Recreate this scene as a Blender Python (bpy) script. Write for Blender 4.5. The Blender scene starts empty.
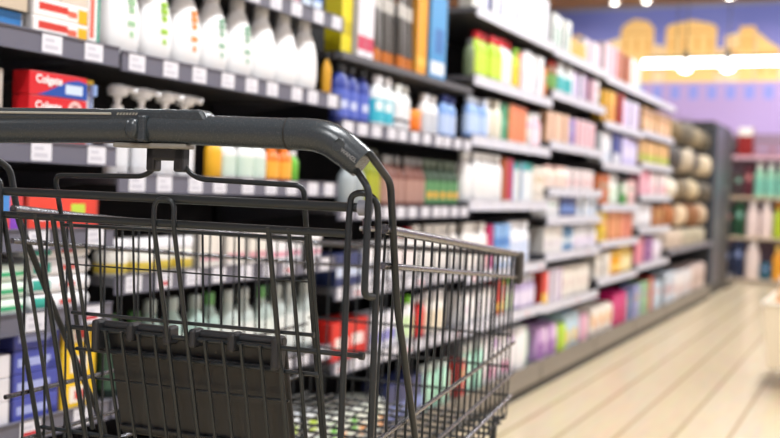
import bpy, bmesh, math, random
from mathutils import Vector, Matrix
random.seed(7)
PI = math.pi
sc = bpy.context.scene
COL = sc.collection

# ------------------------------------------------------------------ materials
def lin(c):
    if isinstance(c, str):
        c = [int(c[i:i+2], 16)/255 for i in (0, 2, 4)]
    return tuple((v/12.92 if v <= .04045 else ((v+.055)/1.055)**2.4) for v in c) + (1,)
MC = {}
def mat(name, col, rough=.5, metal=0., spec=.5, coat=0., bump=0., bscale=200., trans=0., alpha=1.):
    key = ('m', name)
    if key in MC: return MC[key]
    m = bpy.data.materials.new(name); m.use_nodes = True
    nt = m.node_tree; b = nt.nodes['Principled BSDF']
    b.inputs['Base Color'].default_value = lin(col); b.inputs['Roughness'].default_value = rough
    b.inputs['Metallic'].default_value = metal; b.inputs['Specular IOR Level'].default_value = spec
    b.inputs['Coat Weight'].default_value = coat; b.inputs['Transmission Weight'].default_value = trans
    tc = nt.nodes.new('ShaderNodeTexCoord')
    n = nt.nodes.new('ShaderNodeTexNoise'); n.inputs['Scale'].default_value = bscale
    nt.links.new(tc.outputs['Object'], n.inputs['Vector'])
    mr = nt.nodes.new('ShaderNodeMapRange'); mr.inputs['To Min'].default_value = max(0, rough-.06); mr.inputs['To Max'].default_value = min(1, rough+.06)
    nt.links.new(n.outputs['Fac'], mr.inputs['Value']); nt.links.new(mr.outputs[0], b.inputs['Roughness'])
    if bump:
        bp = nt.nodes.new('ShaderNodeBump'); bp.inputs['Strength'].default_value = bump; bp.inputs['Distance'].default_value = .001
        nt.links.new(n.outputs['Fac'], bp.inputs['Height']); nt.links.new(bp.outputs[0], b.inputs['Normal'])
    MC[key] = m; return m

def printed(col, pats=(), rough=.4, bulge=0):
    """printed surface: rectangles of colour in the object's own generated coordinates (y across the face, z up)"""
    key = ('p', col, tuple(pats), rough, bulge)
    if key in MC: return MC[key]
    m = bpy.data.materials.new('printed_surface'); m.use_nodes = True
    nt = m.node_tree; b = nt.nodes['Principled BSDF']; b.inputs['Roughness'].default_value = rough
    tc = nt.nodes.new('ShaderNodeTexCoord'); sp = nt.nodes.new('ShaderNodeSeparateXYZ')
    nt.links.new(tc.outputs['Generated'], sp.inputs[0])
    def mth(op, a, bb):
        n = nt.nodes.new('ShaderNodeMath'); n.operation = op
        for i, v in enumerate((a, bb)):
            if isinstance(v, (int, float)): n.inputs[i].default_value = v
            else: nt.links.new(v, n.inputs[i])
        return n.outputs[0]
    cur = None
    for (y0, y1, z0, z1, c) in pats:
        f = mth('MULTIPLY', mth('MULTIPLY', mth('GREATER_THAN', sp.outputs[1], y0), mth('LESS_THAN', sp.outputs[1], y1)),
                mth('MULTIPLY', mth('GREATER_THAN', sp.outputs[2], z0), mth('LESS_THAN', sp.outputs[2], z1)))
        mx = nt.nodes.new('ShaderNodeMix'); mx.data_type = 'RGBA'
        nt.links.new(f, mx.inputs['Factor'])
        if cur is None: mx.inputs['A'].default_value = lin(col)
        else: nt.links.new(cur, mx.inputs['A'])
        mx.inputs['B'].default_value = lin(c); cur = mx.outputs['Result']
    if cur is None: b.inputs['Base Color'].default_value = lin(col)
    else: nt.links.new(cur, b.inputs['Base Color'])
    if bulge:
        n = nt.nodes.new('ShaderNodeTexNoise'); n.inputs['Scale'].default_value = 25
        nt.links.new(tc.outputs['Object'], n.inputs['Vector'])
        bp = nt.nodes.new('ShaderNodeBump'); bp.inputs['Distance'].default_value = .01; bp.inputs['Strength'].default_value = bulge
        nt.links.new(n.outputs['Fac'], bp.inputs['Height']); nt.links.new(bp.outputs[0], b.inputs['Normal'])
    MC[key] = m; return m

def emit(name, col, s):
    m = bpy.data.materials.new(name); m.use_nodes = True
    b = m.node_tree.nodes['Principled BSDF']
    b.inputs['Base Color'].default_value = lin(col); b.inputs['Emission Color'].default_value = lin(col)
    b.inputs['Emission Strength'].default_value = s
    return m

# ------------------------------------------------------------------ mesh helpers
def link(name, bm, m, parent=None, smooth=False, loc=None, bevel=0, sub=0):
    me = bpy.data.meshes.new(name); bmesh.ops.recalc_face_normals(bm, faces=bm.faces[:])
    bm.to_mesh(me); bm.free()
    ms = m if isinstance(m, (list, tuple)) else [m]
    for k in ms: me.materials.append(k)
    if smooth:
        for p in me.polygons: p.use_smooth = True
        try: me.set_sharp_from_angle(angle=math.radians(45))
        except Exception: pass
    o = bpy.data.objects.new(name, me); COL.objects.link(o)
    if parent: o.parent = parent
    if loc: o.location = loc
    if bevel:
        md = o.modifiers.new('bevel', 'BEVEL'); md.width = bevel; md.segments = 2; md.limit_method = 'ANGLE'
    if sub:
        md = o.modifiers.new('sub', 'SUBSURF'); md.levels = sub; md.render_levels = sub
    return o
def box(bm, x0, x1, y0, y1, z0, z1, mi=0):
    vs = [bm.verts.new(p) for p in ((x0,y0,z0),(x1,y0,z0),(x1,y1,z0),(x0,y1,z0),(x0,y0,z1),(x1,y0,z1),(x1,y1,z1),(x0,y1,z1))]
    for f in ((0,3,2,1),(4,5,6,7),(0,1,5,4),(1,2,6,5),(2,3,7,6),(3,0,4,7)):
        fc = bm.faces.new([vs[i] for i in f]); fc.material_index = mi
    return vs
def fillet(pts, r, n=5):
    pts = [Vector(p) for p in pts]
    if r <= 0 or len(pts) < 3: return pts
    out = [pts[0]]
    for i in range(1, len(pts)-1):
        a, b, c = pts[i-1], pts[i], pts[i+1]
        u, v = (a-b), (c-b); lu, lv = u.length, v.length
        if lu < 1e-6 or lv < 1e-6: continue
        t = min(r, lu*.49, lv*.49); p, q = b+u/lu*t, b+v/lv*t
        for k in range(n+1):
            s = k/n; out.append(p*(1-s)**2 + b*2*s*(1-s) + q*s*s)
    out.append(pts[-1]); return out
def tube(bm, pts, r, seg=8, fr=0., flat=1., closed=False, cap=True):
    """sweep; r may be a list per point (after fillet only if fr==0); flat squashes the section along its up axis"""
    P = fillet(pts, fr) if fr else [Vector(p) for p in pts]
    n = len(P); rs = r if isinstance(r, (list, tuple)) else [r]*n
    rings = []; up = None
    for i in range(n):
        if closed: d = P[(i+1) % n]-P[i-1]
        else: d = P[min(i+1, n-1)]-P[max(i-1, 0)]
        d.normalize()
        if up is None:
            up = Vector((0, 0, 1)) if abs(d.z) < .9 else Vector((0, 1, 0))
        side = d.cross(up); side.normalize(); up = side.cross(d); up.normalize()
        rings.append([bm.verts.new(P[i] + side*math.cos(2*PI*k/seg)*rs[i] + up*math.sin(2*PI*k/seg)*rs[i]*flat) for k in range(seg)])
    m = n if closed else n-1
    for i in range(m):
        a, b = rings[i], rings[(i+1) % n]
        for k in range(seg): bm.faces.new((a[k], a[(k+1) % seg], b[(k+1) % seg], b[k]))
    if not closed and cap:
        bm.faces.new(rings[0][::-1]); bm.faces.new(rings[-1])
def lathe(bm, prof, seg=20, sx=1., sy=1., off=(0,0,0), pw=1.):
    rings = []
    for (r, z) in prof:
        ring = []
        for k in range(seg):
            c, s = math.cos(2*PI*k/seg), math.sin(2*PI*k/seg)
            if pw != 1: c = math.copysign(abs(c)**pw, c); s = math.copysign(abs(s)**pw, s)
            ring.append(bm.verts.new((off[0]+c*r*sx, off[1]+s*r*sy, off[2]+z)))
        rings.append(ring)
    for a, b in zip(rings, rings[1:]):
        for k in range(seg): bm.faces.new((a[k], a[(k+1) % seg], b[(k+1) % seg], b[k]))
    bm.faces.new(rings[0][::-1]); bm.faces.new(rings[-1])
def text_mesh(name, s, size, m, parent, mtx, extrude=.0003):
    cu = bpy.data.curves.new(name, 'FONT'); cu.body = s; cu.size = size; cu.extrude = extrude; cu.align_x = 'CENTER'; cu.align_y = 'CENTER'; cu.offset = size*.02
    t = bpy.data.objects.new('tmp', cu); COL.objects.link(t)
    dg = bpy.context.evaluated_depsgraph_get()
    me = bpy.data.meshes.new_from_object(t.evaluated_get(dg)); bpy.data.objects.remove(t)
    me.name = name; me.materials.clear(); me.materials.append(m)
    o = bpy.data.objects.new(name, me); COL.objects.link(o); o.parent = parent; o.matrix_local = mtx
    return o
def empty(name, loc=(0,0,0), rz=0):
    o = bpy.data.objects.new(name, None); o.empty_display_size = .05; COL.objects.link(o)
    o.location = loc; o.rotation_euler = (0, 0, rz); return o
def tag(o, label, cat, group=None):
    o['label'] = label; o['category'] = cat
    if group: o['group'] = group
    return o
def struct(o): o['kind'] = 'structure'; return o
def copy_tree(o, parent=None):
    c = o.copy(); COL.objects.link(c); c.parent = parent
    for ch in [x for x in COL.objects if x.parent == o] if False else list(o.children): copy_tree(ch, c)
    return c

# ------------------------------------------------------------------ room
XF = -1.46                     # plane of the shelf fronts
WY = 14.0                      # far wall
fm = bpy.data.materials.new('floor_planks'); fm.use_nodes = True
nt = fm.node_tree; b = nt.nodes['Principled BSDF']
tc = nt.nodes.new('ShaderNodeTexCoord'); sp = nt.nodes.new('ShaderNodeSeparateXYZ'); cb = nt.nodes.new('ShaderNodeCombineXYZ')
nt.links.new(tc.outputs['Object'], sp.inputs[0]); ad = nt.nodes.new('ShaderNodeMath'); ad.inputs[1].default_value = 20.105
nt.links.new(sp.outputs[0], ad.inputs[0]); nt.links.new(sp.outputs[1], cb.inputs[0]); nt.links.new(ad.outputs[0], cb.inputs[1])
br = nt.nodes.new('ShaderNodeTexBrick'); nt.links.new(cb.outputs[0], br.inputs['Vector'])
br.inputs['Scale'].default_value = 1; br.inputs['Brick Width'].default_value = 40; br.inputs['Row Height'].default_value = .2
br.inputs['Mortar Size'].default_value = .008; br.inputs['Mortar Smooth'].default_value = .1
br.inputs['Color1'].default_value = lin('e2d1b1'); br.inputs['Color2'].default_value = lin('dcc9a7'); br.inputs['Mortar'].default_value = lin('b39d76')
no = nt.nodes.new('ShaderNodeTexNoise'); no.inputs['Scale'].default_value = 6; no.inputs['Detail'].default_value = 6
mp = nt.nodes.new('ShaderNodeMapping'); mp.inputs['Scale'].default_value = (6, .6, 1)
nt.links.new(tc.outputs['Object'], mp.inputs[0]); nt.links.new(mp.outputs[0], no.inputs['Vector'])
mx = nt.nodes.new('ShaderNodeMix'); mx.data_type = 'RGBA'; mx.blend_type = 'MULTIPLY'; mx.inputs['Factor'].default_value = .25
nt.links.new(br.outputs['Color'], mx.inputs['A']); nt.links.new(no.outputs['Color'], mx.inputs['B']); nt.links.new(mx.outputs['Result'], b.inputs['Base Color'])
b.inputs['Roughness'].default_value = .24
RX0, RX1, RY0, RY1, CZ = -7., 4.5, -4., WY, 3.62
bm = bmesh.new(); box(bm, RX0-.1, RX1+.1, RY0-.1, RY1+.1, -.1, 0); struct(link('floor', bm, fm))
wallm = mat('painted_wall', 'cfcad6', .8, bump=.1)
# ceiling: brown timber boards
cm = bpy.data.materials.new('timber_ceiling'); cm.use_nodes = True; nt = cm.node_tree; b = nt.nodes['Principled BSDF']
tc = nt.nodes.new('ShaderNodeTexCoord'); wv = nt.nodes.new('ShaderNodeTexWave'); wv.bands_direction = 'Y'; wv.inputs['Scale'].default_value = 1.6; wv.inputs['Distortion'].default_value = .4
nt.links.new(tc.outputs['Object'], wv.inputs['Vector']); cr = nt.nodes.new('ShaderNodeValToRGB')
cr.color_ramp.elements[0].color = lin('6b4a28'); cr.color_ramp.elements[1].color = lin('b98a52'); nt.links.new(wv.outputs['Fac'], cr.inputs[0]); nt.links.new(cr.outputs[0], b.inputs['Base Color'])
b.inputs['Roughness'].default_value = .6
bm = bmesh.new(); box(bm, RX0-.1, RX1+.1, RY0-.1, RY1+.1, CZ, CZ+.1); struct(link('ceiling', bm, cm))
bm = bmesh.new(); box(bm, RX0-.1, RX0, RY0, RY1, 0, CZ); struct(link('wall_left', bm, wallm))
bm = bmesh.new(); box(bm, RX1, RX1+.1, RY0, RY1, 0, CZ); struct(link('wall_right', bm, wallm))
bm = bmesh.new(); box(bm, RX0, RX1, RY0-.1, RY0, 0, CZ); struct(link('wall_back', bm, wallm))
bm = bmesh.new(); box(bm, RX0, RX1, RY1, RY1+.1, 0, CZ); struct(link('wall_front', bm, wallm))
bm = bmesh.new(); box(bm, RX0+.01, RX1-.01, RY1-.03, RY1-.001, 3.562, CZ-.001); struct(link('trim_1', bm, mat('soffit', '8c8fa8', .6)))

# mural on the far wall (a printed panel) --------------------------------
M0, M1, MZ0, MZ1 = -6.2, 1.6, 1.72, 3.56
mural = tag(empty('wall_mural', (0, WY-.002, 0)), 'wide printed mural of golden old buildings under a violet-blue sky on far wall', 'mural')
sky = bpy.data.materials.new('mural_sky_print'); sky.use_nodes = True; nt = sky.node_tree; b = nt.nodes['Principled BSDF']
tc = nt.nodes.new('ShaderNodeTexCoord'); sp = nt.nodes.new('ShaderNodeSeparateXYZ'); nt.links.new(tc.outputs['Generated'], sp.inputs[0])
no = nt.nodes.new('ShaderNodeTexNoise'); no.inputs['Scale'].default_value = 3; nt.links.new(tc.outputs['Object'], no.inputs['Vector'])
ad = nt.nodes.new('ShaderNodeMath'); ad.operation = 'MULTIPLY_ADD'; ad.inputs[1].default_value = .2; nt.links.new(no.outputs['Fac'], ad.inputs[0]); nt.links.new(sp.outputs[2], ad.inputs[2])
cr = nt.nodes.new('ShaderNodeValToRGB'); cr.color_ramp.elements[0].position = .3; cr.color_ramp.elements[0].color = lin('b3a4e0'); cr.color_ramp.elements[1].position = 1.05; cr.color_ramp.elements[1].color = lin('6a78cc')
nt.links.new(ad.outputs[0], cr.inputs[0]); nt.links.new(cr.outputs[0], b.inputs['Base Color']); b.inputs['Roughness'].default_value = .5
bm = bmesh.new(); box(bm, M0, M1, -.02, 0, MZ0, MZ1); link('sky_print', bm, sky, mural)
gold = mat('golden_facade_print', 'fbd58a', .6); gold2 = mat('pale_gold_print', 'fae3b4', .6); lav = mat('lavender_facade_print', 'b9a2d6', .6)
winm = mat('window_print', '8f9be6', .6); gold3 = mat('orange_gold_print', 'eeb968', .6)
def poly(bm, pts, y0, y1):
    a = [bm.verts.new((x, y0, z)) for x, z in pts]; c = [bm.verts.new((x, y1, z)) for x, z in pts]
    bm.faces.new(a); bm.faces.new(c[::-1])
    for i in range(len(pts)): bm.faces.new((a[i], c[i], c[(i+1) % len(pts)], a[(i+1) % len(pts)]))
def mural_building(x0, w, prof, facade, detail=True):
    """prof: roof outline as (fraction of width, z)"""
    bm = bmesh.new(); pts = [(x0+w*t, z) for t, z in prof]
    poly(bm, [(x0, 2.55), (x0+w, 2.55)] + pts[::-1], -.028, -.02)
    o = link('painted_building', bm, (gold, gold2, gold3)[facade], mural)
    h = min(z for t, z in prof)
    bm = bmesh.new(); box(bm, x0+.01, x0+w-.01, -.034, -.0285, h-.06, h-.03); link('cornice', bm, gold3 if facade != 2 else gold2, o)
    n = max(2, int(w/.15))
    for i in range(n):
        x = x0+w*(i+.5)/n; bm = bmesh.new(); box(bm, x-.03, x+.03, -.034, -.0285, h-.32, h-.12); link('painted_opening', bm, gold3 if facade != 2 else gold2, o)
for a in ((-5.9,.9,[(0,3.0),(.2,3.2),(.8,3.2),(1,3.0)],0),(-4.9,.6,[(0,2.95),(1,2.95)],1),(-4.25,.55,[(0,3.1),(.5,3.25),(1,3.1)],0),
          (-3.66,.3,[(0,3.0),(.3,3.12),(1,3.18)],1),(-3.36,.46,[(0,3.28),(.1,3.36),(.4,3.43),(.8,3.4),(1,3.3)],0),(-2.89,.14,[(0,3.08),(1,3.04)],1),(-2.74,.67,[(0,3.3),(.1,3.34),(.5,3.39),(.9,3.33),(1,3.28)],0),
          (-2.06,.09,[(0,3.0),(1,3.0)],1),(-1.96,.18,[(0,3.16),(1,3.2)],1),(-1.78,.2,[(0,3.28),(1,3.28)],0),(-1.57,.3,[(0,3.22),(.5,3.08),(1,2.98)],0),(-1.26,.5,[(0,2.95),(1,2.9)],1),(-.7,.7,[(0,3.1),(.5,3.3),(1,3.1)],0),(.1,.6,[(0,2.95),(1,2.95)],1),(.8,.7,[(0,3.15),(.3,3.25),(1,3.2)],0)): mural_building(*a)
bm = bmesh.new(); box(bm, M0+.02, M1-.02, -.0275, -.0205, MZ0+.01, 2.56); f0 = link('painted_facade', bm, lav, mural)
bm = bmesh.new()
x = M0+.2
while x < M1-.3:
    bm = bmesh.new(); box(bm, x, x+.12, -.031, -.028, 2.32, 2.5); link('painted_window', bm, winm, f0); x += .24

# lamps ---------------------------------------------------------------
tube_m = emit('lit_tube', 'ffffff', 9.); bulb_m = emit('lit_lamp', 'fffaf0', 12.); white_m = mat('white_enamel', 'eeeeee', .4); cablem = mat('lamp_cable', '57534e', .6)
t = tag(empty('tube_light', (-.9, 11.9, 2.54)), 'long glowing white tube light hanging in front of the mural', 'light')
bm = bmesh.new(); tube(bm, [(-1.68, 0, 0), (1.6, 0, 0)], .042, 12); link('glowing_tube', bm, tube_m, t, True)
bm = bmesh.new()
for x in (-1.3, 0.05, 1.3): tube(bm, [(x, 0, .05), (x, 0, CZ-2.54)], .006, 6)
box(bm, -1.66, 1.58, -.02, .02, .044, .07); link('suspension', bm, cablem, t)
k = 0
for x, nm in ((-2.06, 'round glowing lamp hanging below left part of the long tube light'), (-1.60, 'round glowing lamp hanging below the tube light, nearer its right end')):
    s = tag(empty('pendant_lamp', (x, 11.7, 2.42)), nm, 'lamp', 'pendant lamps at the tube light')
    bm = bmesh.new(); lathe(bm, [(.02, 0), (.06, .02), (.075, .06), (.06, .1), (.02, .12)], 16, off=(0, 0, -.02)); link('lamp_bulb', bm, bulb_m, s, True)
    bm = bmesh.new(); lathe(bm, [(.03, .1), (.03, .22), (.012, .24)], 12); tube(bm, [(0, 0, .24), (0, 0, CZ-2.42)], .006, 6); link('lamp_stem', bm, cablem, s)
    k += 1
for i, (x, y) in enumerate([(-3.15, 12.7), (-2.75, 12.7), (-1.75, 12.7), (-1.15, 12.7)]):
    o = ('first', 'second', 'third', 'fourth')[i]
    s = tag(empty('ceiling_spot', (x, y, CZ)), f'white ceiling spotlight above the mural, {o} from left', 'light', 'ceiling spots above the mural')
    bm = bmesh.new(); lathe(bm, [(.05, -.2), (.06, -.17), (.06, -.03), (.02, 0)], 16); link('spot_housing', bm, white_m, s, True)
    bm = bmesh.new(); lathe(bm, [(.02, -.215), (.046, -.2), (.046, -.195)], 16); link('spot_lens', bm, bulb_m, s, True)

def area(name, loc, sx, sy, power, col=(.96, .98, 1), rot=(0, 0, 0)):
    l = bpy.data.lights.new(name, 'AREA'); l.shape = 'RECTANGLE'; l.size = sx; l.size_y = sy; l.energy = power; l.color = col
    o = bpy.data.objects.new(name, l); COL.objects.link(o); o.location = loc; o.rotation_euler = rot; return o
for x in (-3.4, -2.3, -1.2, 0): area('mural_wash_lamp', (x, 12.75, 3.5), .3, .2, 4.5, (1, .95, .85), (math.radians(62), 0, 0))
pan_m = emit('light_panel_diffuser', 'fffdf8', 3.)
i = 0
for (x, ys, e) in ((-.35, (-1.6, 1.2, 4., 6.8, 9.6, 12.2), 72), (2.6, (-1.5, 3, 7.5, 12), 60), (-4.2, (0, 4.5, 9, 12), 55)):
    for y in ys:
        i += 1
        c = tag(empty('ceiling_light', (x, y, 3.4)), 'long white ceiling light panel hung over the shop floor', 'light', 'ceiling light panels over the shop')
        bm = bmesh.new(); box(bm, -.16, .16, -.66, .66, .012, .06); link('light_housing', bm, white_m, c, bevel=.005)
        bm = bmesh.new(); box(bm, -.14, .14, -.64, .64, .004, .012); link('diffuser', bm, pan_m, c)
        bm = bmesh.new(); tube(bm, [(0, -.5, .06), (0, -.5, CZ-3.4)], .004, 6); tube(bm, [(0, .5, .06), (0, .5, CZ-3.4)], .004, 6); link('suspension', bm, cablem, c)
        area('panel_lamp', (x, y, 3.395), .28, 1.28, e)

# ------------------------------------------------------------------ shelving
rail_dark = mat('grey_price_rail', '6a6a78', .35); rail_white = mat('white_price_rail', 'd9dae6', .3)
black = mat('black_backing', '0d0d0e', .7); shelf_m = mat('shelf_board', '55555a', .45); plinth_m = mat('plinth_metal', '877f73', .45); dark_m = mat('dark_strip', '24221f', .6)
tag_m = mat('price_tag_paper', 'e6e6ee', .5); red_ink = mat('red_ink', 'c8323a', .6); ink = mat('grey_ink', 'cbcbd6', .6)
BAYS = {  # name: (y0, y1, phrase, shelf heights, rail)
 'A': (.66, 1.655, 'toothpaste bay', [1.23, 1.02, .85, .69, .48, .13], 0),
 'B': (1.66, 2.625, 'lotion bottle bay', [1.455, 1.225, .965, .745, .48, .13], 0),
 'C': (2.63, 3.695, 'bay after the lotions', [1.365, 1.155, .895, .65, .42, .13], 2),
 'D': (3.70, 4.745, 'first white-edged bay', [1.69, 1.42, 1.18, .92, .63, .42, .13], 1),
 'E': (4.75, 5.795, 'second white-edged bay', [1.68, 1.47, 1.22, .99, .845, .665, .41, .13], 1),
 'F': (5.80, 6.845, 'third white-edged bay', [1.665, 1.40, 1.16, .91, .69, .47, .13], 1),
 'G': (6.85, 7.945, 'fourth white-edged bay', [1.665, 1.42, 1.20, .98, .75, .50, .13], 1),
 'H': (7.95, 10.20, 'hanging pouch bay', [.56, .13], 2),
 'I': (11.46, 12.1, 'last bay', [.13], 2)}
ORD = ['first', 'second', 'third', 'fourth', 'fifth', 'sixth', 'seventh', 'eighth', 'ninth', 'tenth', 'eleventh', 'twelfth', 'thirteenth', 'fourteenth', 'fifteenth']
BLAB = {'A': 'grey-railed shelving bay at far left holding toothpaste', 'B': 'grey-railed shelving bay behind the cart handle holding lotion bottles',
        'C': 'shelving bay between the lotion bay and the white-edged shelves', 'D': 'nearest white-edged shelving bay, red-capped bottles near its top',
        'E': 'second white-edged shelving bay counted from the left', 'F': 'third white-edged shelving bay counted from the left',
        'G': 'fourth white-edged shelving bay with tan boxes, before the hanging pouches', 'H': 'black-backed bay with hooks of hanging brown and cream pouches',
        'I': 'empty low plinth bay at the far end of the shelving'}
def make_bay(k):
    y0, y1, ph, zs, rail = BAYS[k]
    top = {'A': 1.75, 'B': 1.75, 'C': 1.75, 'H': 1.76, 'I': .3}.get(k, zs[0]+.06)
    r = tag(empty('shelf_bay', (XF, y0, 0)), BLAB[k], 'shelving')
    L = y1-y0
    bm = bmesh.new(); box(bm, -.47, -.45, 0.002, L-.002, .02, top); link('back_panel', bm, black, r)
    for yy in (0.0, L-.012):
        bm = bmesh.new(); box(bm, -.45, -.425, yy, yy+.012, .02, top)
        link('upright', bm, black, r)
    bm = bmesh.new(); box(bm, -.45, -.004, .001, L-.001, .04, .108); box(bm, -.004, .0, .012, L-.012, .045, .104); link('plinth', bm, plinth_m, r, bevel=.002)
    bm = bmesh.new(); box(bm, -.45, -.008, .001, L-.001, 0.0, .04); link('plinth_foot', bm, dark_m, r)
    for si, z in enumerate(zs):
        dep = .45 if z < .2 else .40
        bm = bmesh.new(); box(bm, -.45, -.006, .002, L-.002, z-.02, z)
        if z > .2:
            for yy in (.02, L-.03):   # brackets
                poly(bm, [(-.45, z-.02), (-.12, z-.02), (-.45, z-.07)], yy, yy+.006)
        s = link('shelf', bm, shelf_m, r)
        if k == 'I' or (k == 'C' and si == 0): continue
        if z < .2:
            bm = bmesh.new(); box(bm, -.006, .0, .003, L-.003, z-.02, z+.012); link('shelf_lip', bm, plinth_m, s); continue
        bm = bmesh.new(); box(bm, -.006, .0, .003, L-.003, z-.037, z+.006); box(bm, 0, .003, .003, L-.003, z-.037, z-.034); box(bm, 0, .003, .003, L-.003, z+.003, z+.006)
        link('price_rail', bm, rail_white if rail == 1 else rail_dark, s)
        n = {'A': 7, 'B': 9, 'C': 11, 'D': 6, 'E': 6, 'F': 5, 'G': 4, 'H': 6}[k]
        tw = .052 if k in 'AB' else .06
        for q in range(n):
            yy = L*(q+.5)/n + random.uniform(-.012, .012)
            if k == 'A' and si == 0: yy = [.1, .28, .45, .62, .69, .80, .915][q] if q != 4 else .36
            bm = bmesh.new(); box(bm, .0005, .002, yy-tw/2, yy+tw/2, z-.033, z+.003, 0)
            box(bm, .002, .0023, yy-tw*.36, yy+tw*.1, z-.012, z-.006, 2); box(bm, .002, .0023, yy-tw*.36, yy+tw*.3, z-.026, z-.018, 1 if (q+si) % 5 == 4 and z < .8 else 2)
            link('price_tag', bm, [tag_m, red_ink, ink], s)
    return r
bays = {k: make_bay(k) for k in BAYS}

# ------------------------------------------------------------------ product kinds
def m_plain(c, rough=.35): return printed(c, (), rough)
def k_carton(w, h, d, c, pats, c2):
    if not pats and w > .045:   # a little print on otherwise plain cartons; side edges painted dark like shaded gaps
        a = random.choice(['8c9cc8', 'b08cc0', 'd89090', '88b8a8', 'c8a868'])
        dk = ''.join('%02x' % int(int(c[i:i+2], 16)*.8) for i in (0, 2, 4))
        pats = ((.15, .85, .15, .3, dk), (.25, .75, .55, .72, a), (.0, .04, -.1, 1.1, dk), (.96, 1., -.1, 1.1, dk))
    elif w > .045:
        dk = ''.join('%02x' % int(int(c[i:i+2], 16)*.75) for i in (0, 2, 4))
        pats = tuple(pats) + ((-.1, .035, -.1, 1.1, dk), (.965, 1.1, -.1, 1.1, dk))  # edge strips darkened to stand in for shade between neighbouring cartons
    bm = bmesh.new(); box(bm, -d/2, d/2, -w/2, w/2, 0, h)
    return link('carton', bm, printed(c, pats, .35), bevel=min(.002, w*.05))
def k_pack(w, h, d, c, pats, c2):        # soft plastic-wrapped pack
    bm = bmesh.new(); nx, ny, nz = 4, 6, 6
    bmesh.ops.create_cube(bm, size=1); bmesh.ops.subdivide_edges(bm, edges=bm.edges[:], cuts=4, use_grid_fill=True)
    for v in bm.verts:
        x, y, z = v.co*2; f = lambda a, b: (1-.10*abs(a)**3)*(1-.06*abs(b)**3)
        v.co = Vector((x*d/2*f(y, z), y*w/2*f(z, x), (z*f(x, y)+.9)/1.9*h*1.0))
        v.co.z = max(0, v.co.z)
    return link('wrapped_pack', bm, printed(c, pats, .3, .4), smooth=True)
def k_bottle(w, h, d, c, pats, c2, shape='round'):
    r = w/2; e = empty('bottle'); hc = h*.16 if shape != 'can' else h*.2; hb = h-hc
    bm = bmesh.new()
    if shape == 'flat': pr = [(r*.9, 0), (r, h*.03), (r, hb*.72), (r*.92, hb*.84), (r*.62, hb*.95), (r*.45, hb)]
    elif shape == 'can': pr = [(r*.93, 0), (r, h*.02), (r, hb*.97), (r*.9, hb)]
    else: pr = [(r*.85, 0), (r, h*.03), (r, hb*.68), (r*.9, hb*.8), (r*.5, hb*.94), (r*.38, hb)]
    lathe(bm, pr, 20, sx=d/w, pw=.8 if shape == 'flat' else 1.)
    link('bottle_body', bm, printed(c, (), .3), e, True)
    bm = bmesh.new(); rc = r*(.46 if shape == 'round' else .55 if shape == 'flat' else .88)
    lathe(bm, [(rc, hb), (rc, h*.985), (rc*.85, h)], 16, sx=1 if shape != 'flat' else min(1, d/w*1.4)); link('cap', bm, m_plain(c2), e, True)
    if pats:
        bm = bmesh.new(); lathe(bm, [(r*1.012, hb*.12), (r*1.012, hb*.66)], 20, sx=d/w, pw=.8 if shape == 'flat' else 1.)
        link('bottle_label', bm, printed(pats[0][4], pats[1:], .4), e, True)
    return e
def k_flat(*a): return k_bottle(*a, shape='flat')
def k_can(*a):
    e = k_bottle(*a, shape='can'); e.name = 'spray_can'; return e
def k_pump(w, h, d, c, pats, c2):
    e = empty('pump_bottle'); r = w/2; hb = h*.68
    bm = bmesh.new(); lathe(bm, [(r*.9, 0), (r, .005), (r, hb*.8), (r*.85, hb*.93), (r*.4, hb)], 20, sx=d/w); link('bottle_body', bm, printed(c, (), .3), e, True)
    bm = bmesh.new(); lathe(bm, [(r*.42, hb), (r*.42, hb+h*.09), (r*.2, hb+h*.1), (r*.3, h*.86), (r*.72, h*.88), (r*.76, h*.96), (r*.5, h)], 16)
    tube(bm, [(0, 0, h*.95), (r*.6, r*.4, h*.955), (r*1.1, r*.8, h*.93)], r*.26, 8); link('pump', bm, m_plain(c2), e, True)
    if pats:
        bm = bmesh.new(); lathe(bm, [(r*1.012, hb*.15), (r*1.012, hb*.75)], 20, sx=d/w); link('bottle_label', bm, printed(pats[0][4], pats[1:], .4), e, True)
    return e
def k_lotion(w, h, d, c, pats, c2):
    e = empty('lotion_bottle'); r = w/2
    bm = bmesh.new(); lathe(bm, [(r*.82, 0), (r*.92, .006), (r, h*.2), (r*1.0, h*.38), (r*.92, h*.55), (r*.74, h*.7), (r*.5, h*.82), (r*.44, h*.84)], 24, sx=d/w); link('bottle_body', bm, m_plain(c, .28), e, True)
    bm = bmesh.new(); lathe(bm, [(r*.42, h*.84), (r*.42, h*.97), (r*.34, h)], 18, sx=.9); link('cap', bm, m_plain(c2), e, True)
    if pats:  # printed mark on the front: stacked shapes
        bm = bmesh.new(); col = pats[0][4]
        for q, (zz, ww) in enumerate(((.62, .14), (.55, .2), (.47, .16), (.33, .24), (.22, .12))):
            box(bm, d/2*.72, d/2*1.015, -r*ww, r*ww*.8, h*zz-.006, h*zz+.006)
        link('printed_mark', bm, m_plain(col), e)
    return e
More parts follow.
